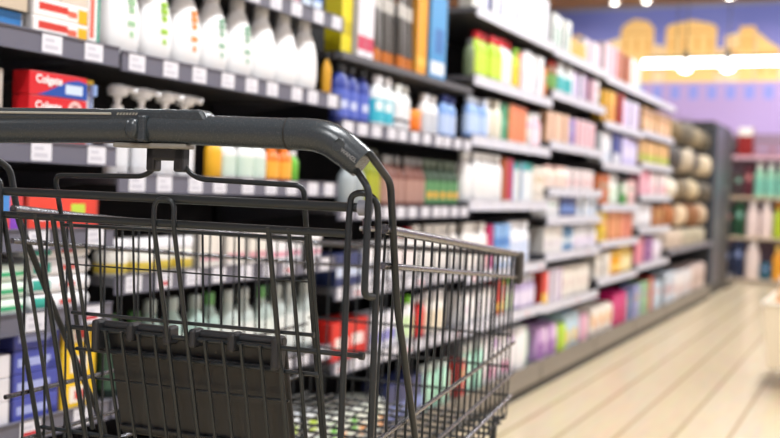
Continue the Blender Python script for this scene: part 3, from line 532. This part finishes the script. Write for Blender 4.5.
# hanging pouches on hooks
hookm = mat('hook_wire', '9a9a9a', .3, 1.)
hk = [(1.645, ['7a6a4c', '6a6254', '94866a', '5a503c']), (1.42, ['4c4644', 'b8aa94', '544c48', 'c8b89c']),
      (1.16, ['ece4d4', '7a6a52', 'c8b898', '5c5448']), (.95, ['a8683a', 'dcc4a4', '8a5c38', 'c4ac90'])]
CN = {'7a6a4c':'olive brown','6a6254':'grey-brown','8a7a58':'khaki','a08c64':'sand','746a58':'dull brown','94866a':'taupe','5a503c':'dark olive','c8b89c':'pale stone','7a6a52':'walnut','5c5448':'dark taupe','8a5c38':'chestnut','5a504c':'dark brown','4c4644':'charcoal','a89c88':'stone','544c48':'smoky brown','b8aa94':'light stone','6a6058':'mud brown',
      'ece4d4':'cream','d8c8b4':'beige','b8a88c':'fawn','a89878':'drab','c8b898':'wheat','98886c':'bark brown','a8683a':'rust brown','b87a48':'caramel','c8a47c':'tan','dcc4a4':'pale tan','c4ac90':'oat','b49c84':'mushroom'}
rn = ['top hook row', 'second hook row', 'third hook row', 'lowest hook row']
fp = None
for ri, (z, cols) in enumerate(hk):
    for ci, c in enumerate(cols):
        y = 8.24 + ci*.55
        o = k_pouch(.42, (.18, .2, .165, .19)[ri], .16, c, (), '3a342e'); o.location = (XF-.1, y, z)
        o.rotation_euler = (random.uniform(-.12, .12), 0, random.uniform(-.35, .35)); o.scale = (1, random.uniform(.8, 1.), 1)
        tag(o, f'{CN[c]} soft pouch hanging in {rn[ri]}, {ORD[ci]} from left, hanging pouch bay', 'pouch', 'pouches hanging on hooks')
        bm = bmesh.new(); tube(bm, [(-.45, y-7.95, z+.008), (-.1, y-7.95, z+.008), (-.03, y-7.95, z+.008), (-.022, y-7.95, z+.028)], .004, 6, fr=.01)
        link('hook', bm, hookm, bays['H'], True)
# dark closed cabinet at the end of the run
cab = tag(empty('display_cabinet', (XF, 10.22, 0)), 'tall dark grey display cabinet after the hanging pouches', 'cabinet')
gm = mat('dark_grey_panel', '34363a', .5); gm2 = mat('slate_panel', '4c525e', .4)
bm = bmesh.new(); box(bm, -.46, -.03, 0, 1.2, .0, 1.74); link('cabinet_body', bm, gm, cab, bevel=.006)
for q in range(2):
    bm = bmesh.new(); box(bm, -.029, -.006, .02+q*.59, .59+q*.59, .12, 1.7); dr = link('door', bm, gm2 if q == 0 else gm, cab, bevel=.004)
    bm = bmesh.new(); yy = .53 if q == 0 else .66; tube(bm, [(-.006, yy, .8), (.02, yy, .8), (.02, yy, 1.1), (-.006, yy, 1.1)], .007, 8, fr=.01); link('door_handle', bm, hookm, dr, True)

# cross display at the far end of the aisle -------------------------------
cd = tag(empty('end_rack', (0, 12.35, 0)), 'dark frame rack across the far end of the aisle', 'rack')
rack_m = mat('rack_frame', '3a3336', .5)
RX = (-1.72, .9); rz = [.06, .55, 1.02, 1.50]
for x in (RX[0], -.85, .02, RX[1]):
    bm = bmesh.new(); box(bm, x-.015, x+.015, 0, .03, 0, 1.78); box(bm, x-.015, x+.015, .4, .43, 0, 1.78); link('rack_post', bm, rack_m, cd)
for z in rz:
    bm = bmesh.new(); box(bm, RX[0]+.015, RX[1]-.015, .0, .42, z-.03, z); link('rack_shelf', bm, mat('cream_board', 'c9b79c', .5), cd, bevel=.003)
bm = bmesh.new(); box(bm, RX[0], RX[1], .43, .445, .03, 1.78); link('rack_back', bm, mat('mauve_backing', '8a7488', .6), cd)
bm = bmesh.new(); box(bm, RX[0], RX[1], -.006, -.001, 1.46, 1.50); link('rack_header', bm, mat('pink_header', 'd8b0c0', .5), cd)
def erow(si, items, x=RX[0]+.05):
    for (kind, desc, n, w, h, d, c, pats, c2) in items:
        f0 = KIND[kind](w, h, d, c, tuple(pats), c2)
        for q in range(n):
            lab = desc + (f', {ORD[q]} from left' if n > 1 else '') + ', ' + ['bottom', 'third', 'second', 'top'][si] + ' shelf of far end rack'
            place(f0, q > 0, (x+w/2, 12.385+d/2, rz[si]+.0006), lab, CAT[kind], f'{desc} row on far end rack' if n > 1 else None, -PI/2)
            x += w+.012
erow(3, [('carton', 'dark plum box', 1, .12, .2, .12, '4c2c3a', [], W), ('carton', 'dark red box with white lid', 1, .17, .33, .12, '8a1c1c', [(-.1,1.1,.72,1.1,'f0ece8')], W), ('carton', 'low mauve box', 3, .2, .12, .12, 'a88098', [], W), ('carton', 'peach box', 3, .2, .14, .12, 'f0c0a0', [], W)])
erow(2, [('carton', 'smoky brown box', 2, .1, .3, .1, '4a3a3c', [], W), ('carton', 'dark wine box', 1, .1, .36, .1, '5c2430', [], W), ('flat', 'mint bottle with white cap', 7, .11, .4, .07, '9ad0b4', [(0,0,0,0,'7cc4b0')], 'f8f6f4'), ('flat', 'peach bottle with white cap', 7, .11, .4, .07, 'f0b890', [], 'f8f6f4')])
erow(1, [('carton', 'black-green box', 1, .12, .36, .12, '1c2c28', [], W), ('carton', 'forest green box', 1, .12, .4, .12, '1f4a30', [], W), ('flat', 'tall pale pink bottle', 2, .14, .42, .1, 'f0dcd8', [], 'f6ecea'), ('flat', 'lime bottle with amber cap', 1, .11, .4, .08, 'b8d030', [], 'f0a01c'), ('carton', 'tan box', 1, .14, .42, .12, 'c89a54', [], W), ('flat', 'pale mint bottle', 5, .14, .42, .1, 'c4e8d8', [], 'f2faf6')])
erow(0, [('carton', 'midnight blue box', 1, .13, .4, .12, '1c2238', [], W), ('carton', 'navy box', 1, .12, .44, .12, '26304c', [], W), ('flat', 'blush white bottle', 1, .16, .44, .1, 'ecdad4', [], 'f6ecea'), ('carton', 'teal box', 1, .12, .2, .1, '1c5a70', [], W), ('flat', 'amber bottle', 2, .12, .4, .08, 'eea42c', [], 'f6d06c'), ('carton', 'ivory box', 4, .16, .4, .12, 'e6dcc8', [], W)])

# promotional bin at the right edge --------------------------------------
bn = tag(empty('promotion_bin', (-.17, 5.76, 0)), 'cream promotional bin on castors at the right edge of the aisle', 'bin')
crm = mat('cream_card', 'e9dcc2', .5); bm = bmesh.new()
for (a, z0, b2, z1) in ((.31, .12, .34, .44),):
    for (x0, x1, y0, y1) in ((-1, 1, -1, -.94), (-1, 1, .94, 1), (-1, -.94, -.94, .94), (.94, 1, -.94, .94)):
        vs = box(bm, x0, x1, y0, y1, 0, 1)
        for v in vs: s = a+(b2-a)*v.co.z; v.co = Vector((v.co.x*s, v.co.y*s, z0+v.co.z*(z1-z0)))
box(bm, -.29, .29, -.29, .29, .12, .14); box(bm, -.31, .31, -.31, .31, .31, .325)
link('bin_body', bm, crm, bn, bevel=.003)
bm = bmesh.new()
tube(bm, [(-.34, -.34, .445), (.34, -.34, .445), (.34, .34, .445), (-.34, .34, .445)], .012, 8, closed=True); link('bin_rim', bm, mat('pale_rim', 'f4eee0', .3), bn, True)
for sx in (-1, 1):
    for sy in (-1, 1):
        bm = bmesh.new(); lathe(bm, [(.03, -.012), (.04, -.008), (.04, .008), (.03, .012)], 16); bmesh.ops.rotate(bm, verts=bm.verts[:], cent=(0,0,0), matrix=Matrix.Rotation(PI/2, 3, 'Y'))
        bmesh.ops.translate(bm, verts=bm.verts[:], vec=(sx*.22, sy*.22, .04)); box(bm, sx*.22-.02, sx*.22-.013, sy*.22-.015, sy*.22+.015, .04, .12); box(bm, sx*.22+.013, sx*.22+.02, sy*.22-.015, sy*.22+.015, .04, .12); box(bm, sx*.22-.02, sx*.22+.02, sy*.22-.015, sy*.22+.015, .088, .12)
        link('castor', bm, mat('castor_black', '1c1a18', .5), bn)
f0 = None; idx = 0
for ry in range(4):
    for rx in range(4):
        f0_new = k_bottle(.1, .26, .08, 'ee8a1c' if (rx+ry) % 3 else 'e8c8a0', [(0,0,0,0,'f4b060')], 'f6f0e6', 'flat')
        f0_new.location = (-.17-.25+rx*.165, 5.76-.22+ry*.145, .3258)
        tag(f0_new, f"{'orange' if (rx+ry)%3 else 'pale peach'} bottle in the cream bin, {ORD[ry]} row back, {ORD[rx]} from left", 'bottle', 'bottles in the promotional bin')

# ------------------------------------------------------------------ shopping cart
def grey_steel(name, col, rough, metal):
    return mat(name, col, rough, metal, bump=.05, bscale=400)
steel = grey_steel('dark_coated_wire', '2d3235', .3, .3); rimm = grey_steel('bright_rim_steel', '74757a', .26, .85)
hand = mat('handle_plastic', '363d42', .26, 0., .5, bump=.1, bscale=900); hand2 = mat('handle_top_strip', 'a7a69c', .4); pl = mat('panel_plastic', '26282b', .42, bump=.2, bscale=500); silv = grey_steel('zinc_pin', 'b9bcc4', .3, 1.)
cart = tag(empty('shopping_cart', (-.80363, 1.00187, 0), math.radians(6)), 'large dark grey wire shopping cart seen from behind its handle', 'shopping cart')
def V(x, y, z): return (x, y, z)
def gy(z): return (.905-z)*math.tan(math.radians(15))    # gate plane
def xs(y): return .283-(.043)*y/.96                       # side half width
def XS(s, y): return s*xs(y) + (.021*(1-y/.96) if s < 0 else 0)
def rimz(y): return .914-.082*y/.96
r_w = .0019
# rim
bm = bmesh.new(); tube(bm, [(xs(.03), .03, rimz(.03)), (xs(.96), .95, rimz(.95)), (0, .975, rimz(.96)), (-xs(.96), .95, rimz(.95)), (XS(-1, .03), .03, rimz(.03))], .0062, 12, fr=.03); link('basket_rim', bm, rimm, cart, True)
bm = bmesh.new(); tube(bm, [(xs(.03), .03, .868), (xs(.96), .95, .786), (0, .972, .785), (-xs(.96), .95, .786), (XS(-1, .03), .03, .868)], .0042, 10, fr=.03); link('basket_rail', bm, rimm, cart, True)
FZ = .50
for s in (-1, 1):
    bm = bmesh.new()
    y = .05
    while y < .945:
        x = XS(s, y)-s*.004
        tube(bm, [(x, y, rimz(y)), (XS(s, y)-s*.010, y, FZ-.0)], r_w, 6); y += .044
    link('side_grid', bm, steel, cart, True)
    bm = bmesh.new()
    for (z, rr, dx) in ((.652, .0034, .004), (.586, .0034, .005), (.541, .0034, .006)):
        tube(bm, [(XS(s, .02)-s*dx, .02, z+.002), (s*(xs(.95)-dx), .955, z-.002)], rr, 8)
    link('side_rail', bm, rimm, cart, True)
# front grid
bm = bmesh.new(); x = -.225
while x < .23:
    tube(bm, [(x, .965, .832), (x*.97, .945, FZ)], r_w, 6); x += .0346
for z in (.665, .60, .541): tube(bm, [(-xs(.96)+.01, .96-(.83-z)*.06, z), (xs(.96)-.01, .96-(.83-z)*.06, z)], .0028, 6)
link('front_grid', bm, steel, cart, True)
# floor grid
bm = bmesh.new()
x = -.225
while x < .23: tube(bm, [(x*1.15, .13, FZ), (x, .945, FZ)], .0022, 6); x += .03
y = .13
while y < .95: tube(bm, [(XS(-1, y)+.01, y, FZ-.004), (xs(y)-.01, y, FZ-.004)], .003, 6); y += .05
link('floor_grid', bm, steel, cart, True)
# corner bumpers
for s in (-1, 1):
    bm = bmesh.new(); box(bm, s*.241-.008, s*.241+.008, .938, .966, .772, .840); link('corner_bumper', bm, mat('bumper_grey', '4a4641', .5), cart, bevel=.006)
# gate pivot bar, gate
bm = bmesh.new(); tube(bm, [(-.262, 0, .936), (.276, 0, .936)], .0056, 12); link('pivot_bar', bm, steel, cart, True)
for s in (-1, 1):
    bm = bmesh.new(); tube(bm, [(s*.262, 0, .936), (s*.276, 0, .936)], .0095, 14); link('pivot_bush', bm, mat('bush_grey', '9296a2', .35), cart, True)
    bm = bmesh.new(); tube(bm, [(s*.270, .004, .9235), (s*.270, .004, .906)], .005, 10); tube(bm, [(s*.262, .004, .912), (s*.287, .004, .912)], .003, 8); link('pivot_pin', bm, silv, cart, True)
gate = empty('rear_gate'); gate.parent = cart
gx = [-.25, -.223, -.196, -.169, -.142, .146, .173, .200]
bm = bmesh.new(); tube(bm, [(-.252, 0, .905), (.252, 0, .905)], .0048, 12)
link('gate_top_bar', bm, steel, gate, True)
for x in gx:
    bm = bmesh.new()
    rr = .0035 if x in (-.25, -.169, -.196, .146) else .0026
    tube(bm, [(x, -.003, .908), (x, gy(.46)-.003, .46)], rr, 8)
    link('gate_wire', bm, steel, gate, True)
# middle loop
bm = bmesh.new(); tube(bm, [(-.012, gy(.46)-.007, .46), (-.012, -.007, .905), (-.012, -.007, .936), (.017, -.007, .936), (.017, -.007, .905), (.017, gy(.46)-.007, .46)], .003, 10, fr=.0143); link('gate_loop', bm, steel, gate, True)
# hinge loops at the sides (gate edge wire hooked over the pivot bar)
for s in (-1, 1):
    bm = bmesh.new(); tube(bm, [(s*.2515, -.006, .46), (s*.2515, -.006, .92), (s*.253, -.006, .951), (s*.270, -.006, .9545), (s*.284 if s > 0 else -.276, -.002, .945), (s*.2855 if s > 0 else -.274, .002, .92), (s*.2855 if s > 0 else -.272, .004, .30)], .0040, 10, fr=.014); link('side_post', bm, steel, cart, True)
# lower horizontal bars of the gate
bm = bmesh.new()
for (z, x0, x1, rr) in ((.776, -.166, .190, .0026), (.725, -.168, .192, .0026), (.685, -.15, .15, .0018), (.60, -.25, .25, .003), (.46, -.25, .25, .003)):
    tube(bm, [(x0, gy(z)+.004, z), (x1, gy(z)+.004, z)], rr, 8)
tube(bm, [(.190, gy(.776)+.004, .776), (.193, gy(.776)+.004, .776)], .0038, 8); tube(bm, [(.190, gy(.725)+.004, .725), (.195, gy(.725)+.004, .725)], .0038, 8)
link('gate_cross_bar', bm, steel, gate, True)
bm = bmesh.new(); tube(bm, [(-.168, gy(.756), .756), (.256, gy(.756), .756)], .0032, 10); tube(bm, [(.253, gy(.756), .756), (.259, gy(.756), .756)], .0048, 10); link('seat_pivot_bar', bm, steel, gate, True)
bm = bmesh.new()
for x in (-.109, -.084, -.058, -.033, .042, .068, .094, .121):
    tube(bm, [(x, gy(.755)-.006, .757), (x, gy(.60)-.006, .60)], .0024, 8)
link('seat_guard_wire', bm, steel, gate, True)
# side horizontals from the gate to the side on the left: handled by side grid
# folded child seat: frame with thin wires
seat = empty('child_seat'); seat.parent = cart
def sy_(z): return .018 + (.95-z)*math.tan(math.radians(15))*(1 if z < .95 else 0)
fpts = [(-.181, sy_(.60), .60), (-.181, sy_(.9), .90), (-.184, .018, .960), (-.045, .018, .963), (-.026, .016, .975), (-.026, .012, 1.0)]
bm = bmesh.new(); tube(bm, fpts, .0034, 10, fr=.012); tube(bm, [(.181 if p[0] < -.1 else (.036 if p[0] < -.04 else .016), p[1], p[2]-(.001)) for p in fpts], .0034, 10, fr=.012)
link('seat_frame', bm, steel, seat, True)
bm = bmesh.new(); tube(bm, [(-.181, sy_(.894), .894), (.181, sy_(.894), .894)], .0026, 8); link('seat_back_bar', bm, steel, seat, True)
bm = bmesh.new()
for x in (-.12, -.094, -.068, -.043, .036, .062, .088, .116): tube(bm, [(x, sy_(.894)-.002, .895), (x, gy(.776)+.006, .776)], .0017, 6)
for z in (.84,): tube(bm, [(-.178, sy_(z)+.001, z), (.178, sy_(z)+.001, z)], .0012, 6)
link('seat_back_wire', bm, steel, seat, True)
# clip to the handle
bm = bmesh.new()
for (x0, x1, z0, z1) in ((-.034, -.021, .970, 1.008), (.006, .020, .970, 1.006), (-.034, .02, .984, 1.008)): box(bm, x0, x1, .004, .022, z0, z1)
link('handle_clip', bm, pl, seat, bevel=.003)
# seat panel
bm = bmesh.new()
vs = box(bm, -.122, .146, -.004, .004, .605, .752)
for v in vs: v.co.y += gy(v.co.z)+.020
pn = link('seat_panel', bm, pl, cart, bevel=.003)
bm = bmesh.new()
for (x0, x1) in ((-.126, -.012), (.020, .148)):
    tube(bm, [(x0, gy(.757)+.010, .762), (x1, gy(.757)+.010, .762)], .0062, 12)
link('panel_hinge_roll', bm, pl, pn, True)
for x in (-.124, -.070, -.014, .024, .081, .142):
    bm = bmesh.new(); w_ = .0055
    vs = box(bm, x-w_, x+w_, -.009, .017, .745 if abs(x) < .12 else .728, .770)
    for v in vs: v.co.y += gy(.757)
    link('hinge_clip', bm, pl, pn, bevel=.004)
bm = bmesh.new()
for z in (.725, .615):
    vs = box(bm, -.121, .144, -.006, .0, z-.004, z+.004)
    for v in vs: v.co.y += gy(v.co.z)+.016
link('panel_rib', bm, pl, pn, bevel=.002)
# tubes between handle end and basket
for s in (-1, 1):
    bm = bmesh.new(); tube(bm, [(s*.257 if s > 0 else -.283, -.016, .985), (s*.2645 if s > 0 else -.281, -.016, .977), (s*.280, -.018, .958), (s*.2805, -.022, .836), (s*.2845, -.004, .834)], .0042, 12, fr=.010); link('handle_hook', bm, steel, cart, True)
    bm = bmesh.new(); tube(bm, [(s*.278, -.018, 1.0), (s*.282, -.016, .994)] + ([(.2865, .034, .967), (.2865, .073, .819), (.281, .184, .627)] if s > 0 else [(-.272, .034, .967), (-.264, .045, .895), (-.2655, .135, .75), (-.264, .25, .568)]) + [(s*.28, .31, .43), (s*.255, .36, .34)], .0046, 12, fr=.012); link('handle_strut', bm, steel, cart, True)
# handle
hd = empty('handle'); hd.parent = cart
HZ = 1.020
def hz(x): return 1.0225-.0035*abs(x)/.18
bm = bmesh.new(); tube(bm, [(x, -.02, hz(x)) for x in (-.256, -.18, -.12, -.06, 0, .06, .12, .178)], .0183, 28); link('grip', bm, hand, hd, True)
bm = bmesh.new()
vs = box(bm, -.254, .078, -.034, -.006, 1.030, 1.0455)
for v in vs:
    if v.co.x > 0 and v.co.z > 1.04: v.co.x = .066
link('handle_top_plate', bm, hand, hd, bevel=.004)
bm = bmesh.new(); vs = box(bm, -.252, -.060, -.0355, -.0335, 1.0375, 1.0405)
link('advert_strip', bm, hand2, hd, bevel=.0008)
for q in range(7):
    bm = bmesh.new()
    vs = box(bm, -.052+q*.0045, -.050+q*.0045, -.0352, -.0338, 1.0375, 1.0405)
    for v in vs:
        if v.co.z > 1.039: v.co.x += .002
    link('raised_mark', bm, hand2, hd)
bm = bmesh.new(); box(bm, -.06, .045, -.03, -.008, .998, 1.004); link('handle_underside_plate', bm, mat('under_plate', '8a8880', .4), hd, bevel=.002)
bm = bmesh.new(); lathe(bm, [(.0125, 0), (.0125, .006), (.010, .0095), (.004, .011)], 24, sx=.8)
bmesh.ops.rotate(bm, verts=bm.verts[:], cent=(0, 0, 0), matrix=Matrix.Rotation(PI/2, 3, 'X')); bmesh.ops.translate(bm, verts=bm.verts[:], vec=(-.0255, -.0345, 1.021)); lk = link('coin_lock', bm, hand, hd, True)
bm = bmesh.new(); box(bm, -.0165, -.0055, -.043, -.03, 1.005, 1.0375); link('lock_lever', bm, hand, lk, bevel=.003)
for s in (-1, 1):
    sh = 0 if s > 0 else -.077
    bm = bmesh.new(); tube(bm, [(s*.1775+sh, -.02, hz(.18)), (s*.1795+sh, -.02, hz(.18))], .0190, 28); link('grip_seam', bm, mat('seam_black', '151515', .5), hd, True)
    pts = [(.1795, -.02, 1.0190), (.195, -.02, 1.0190), (.2095, -.02, 1.0182), (.221, -.0198, 1.0164), (.231, -.0195, 1.0130), (.240, -.019, 1.0082), (.249, -.0187, 1.0024), (.259, -.0184, .9952), (.2705, -.018, .9870)]
    if s < 0: pts = [(-.2565, -.02, 1.019), (-.266, -.02, 1.018), (-.275, -.0195, 1.014), (-.282, -.019, 1.006), (-.286, -.0185, .996), (-.288, -.018, .984)]
    bm = bmesh.new(); tube(bm, [(p[0], p[1], p[2]) for p in pts], [.0187, .0187, .0190, .0194, .0197, .0197, .0195, .0190, .0182] if s > 0 else .0185, 28)
    cp = link('end_cap', bm, hand, hd, True, bevel=.0)
    dirv = Vector(pts[-1])-Vector(pts[-3]); dirv.normalize(); nrm = Vector((0, -1, 0)); upv = nrm.cross(dirv) if s > 0 else dirv.cross(nrm)
    if s > 0:
        X = dirv; Y = Vector((0, -1, 0)).cross(dirv); Y = Vector((-X.z*-1, 0, 0)) if False else Vector((.58, 0, .81)); Z = X.cross(Y).normalized(); Y = Z.cross(X).normalized()
        if Z.y > 0: Z = -Z; Y = Z.cross(X).normalized()
        R3 = Matrix((X, Y, Z)).transposed().to_4x4()
        bm = bmesh.new(); lathe(bm, [(.0086, -.004), (.0086, .0006), (.0078, .0014), (.0068, .0014), (.0064, .0006), (.0055, .0009)], 28, sx=.75)
        b_ = link('round_button', bm, mat('button_grey', '3f4649', .3), cp, True); b_.matrix_local = Matrix.Translation((.2480, -.0370, 1.0065)) @ R3
        text_mesh('lettering', 'WANZL', .0062, mat('moulded_letter', '8c8f8f', .35), cp, Matrix.Translation((.2610, -.0373, .9950)) @ R3, .0005)
# chassis and castors below the frame edge
bm = bmesh.new()
tube(bm, [(-.265, .0, .30), (-.255, .10, .20), (-.20, .90, .17), (.20, .90, .17), (.255, .10, .20), (.265, .0, .30)], .011, 12, fr=.06)
for s in (-1, 1):
    tube(bm, [(s*.283, .004, .32), (s*.262, .02, .28)], .007, 8); tube(bm, [(s*.255, .36, .345), (s*.235, .42, .19)], .009, 10); tube(bm, [(s*.2, .88, .18), (s*.215, .90, FZ)], .007, 10)
    tube(bm, [(s*.2515, -.006, .46), (s*.2515, .0, .30)], .004, 8)
tube(bm, [(-.25, .16, .195), (.25, .16, .195)], .009, 10)
link('chassis', bm, steel, cart, True)
for (x, y) in ((-.25, .12), (.25, .12), (-.19, .85), (.19, .85)):
    e = empty('castor', (x, y, 0)); e.parent = cart
    bm = bmesh.new(); lathe(bm, [(.045, -.014), (.0625, -.010), (.0625, .010), (.045, .014)], 28); bmesh.ops.rotate(bm, verts=bm.verts[:], cent=(0,0,0), matrix=Matrix.Rotation(PI/2, 3, 'Y')); bmesh.ops.translate(bm, verts=bm.verts[:], vec=(0, -.03, .0627)); link('wheel', bm, mat('wheel_rubber', '3a3a3c', .6), e, True)
    bm = bmesh.new()
    for sx in (-1, 1): poly(bm, [(-.045, .05), (-.015, .05), (.02, .145), (-.03, .145)], sx*.018, sx*.021)
    for v in bm.verts: v.co = Vector((v.co.y, v.co.x, v.co.z))
    box(bm, -.021, .021, -.03, .02, .143, .15); tube(bm, [(0, 0, .148), (0, 0, .185)], .01, 10); link('castor_fork', bm, silv, e)

# ------------------------------------------------------------------ camera
cam_d = bpy.data.cameras.new('camera'); cam = bpy.data.objects.new('camera', cam_d); COL.objects.link(cam); sc.camera = cam
yaw, pitch, roll = math.radians(26.05615), math.radians(1.76422), math.radians(2.2)
v = Vector((-math.sin(yaw)*math.cos(pitch), math.cos(yaw)*math.cos(pitch), -math.sin(pitch))); r = Vector((math.cos(yaw), math.sin(yaw), 0)); u = r.cross(v)
r2 = r*math.cos(roll)+u*math.sin(roll); u2 = -r*math.sin(roll)+u*math.cos(roll)
R = Matrix((r2, u2, -v)).transposed().to_4x4(); cam.matrix_world = Matrix.Translation((0, 0, .96)) @ R
cam_d.sensor_width = 36; cam_d.lens = 36*1000/780; cam_d.clip_start = .05; cam_d.clip_end = 60
cam_d.dof.use_dof = True; cam_d.dof.focus_distance = 1.27; cam_d.dof.aperture_fstop = 3.5

w = bpy.data.worlds.new('world'); sc.world = w; w.use_nodes = True; w.node_tree.nodes['Background'].inputs[0].default_value = (.5, .5, .55, 1); w.node_tree.nodes['Background'].inputs[1].default_value = .3
sc.view_settings.view_transform = 'Standard'; sc.view_settings.look = 'None'; sc.view_settings.gamma = 1; sc.view_settings.use_curve_mapping = False
sc.view_settings.exposure = -.02
print('OBJECTS', len(bpy.data.objects))
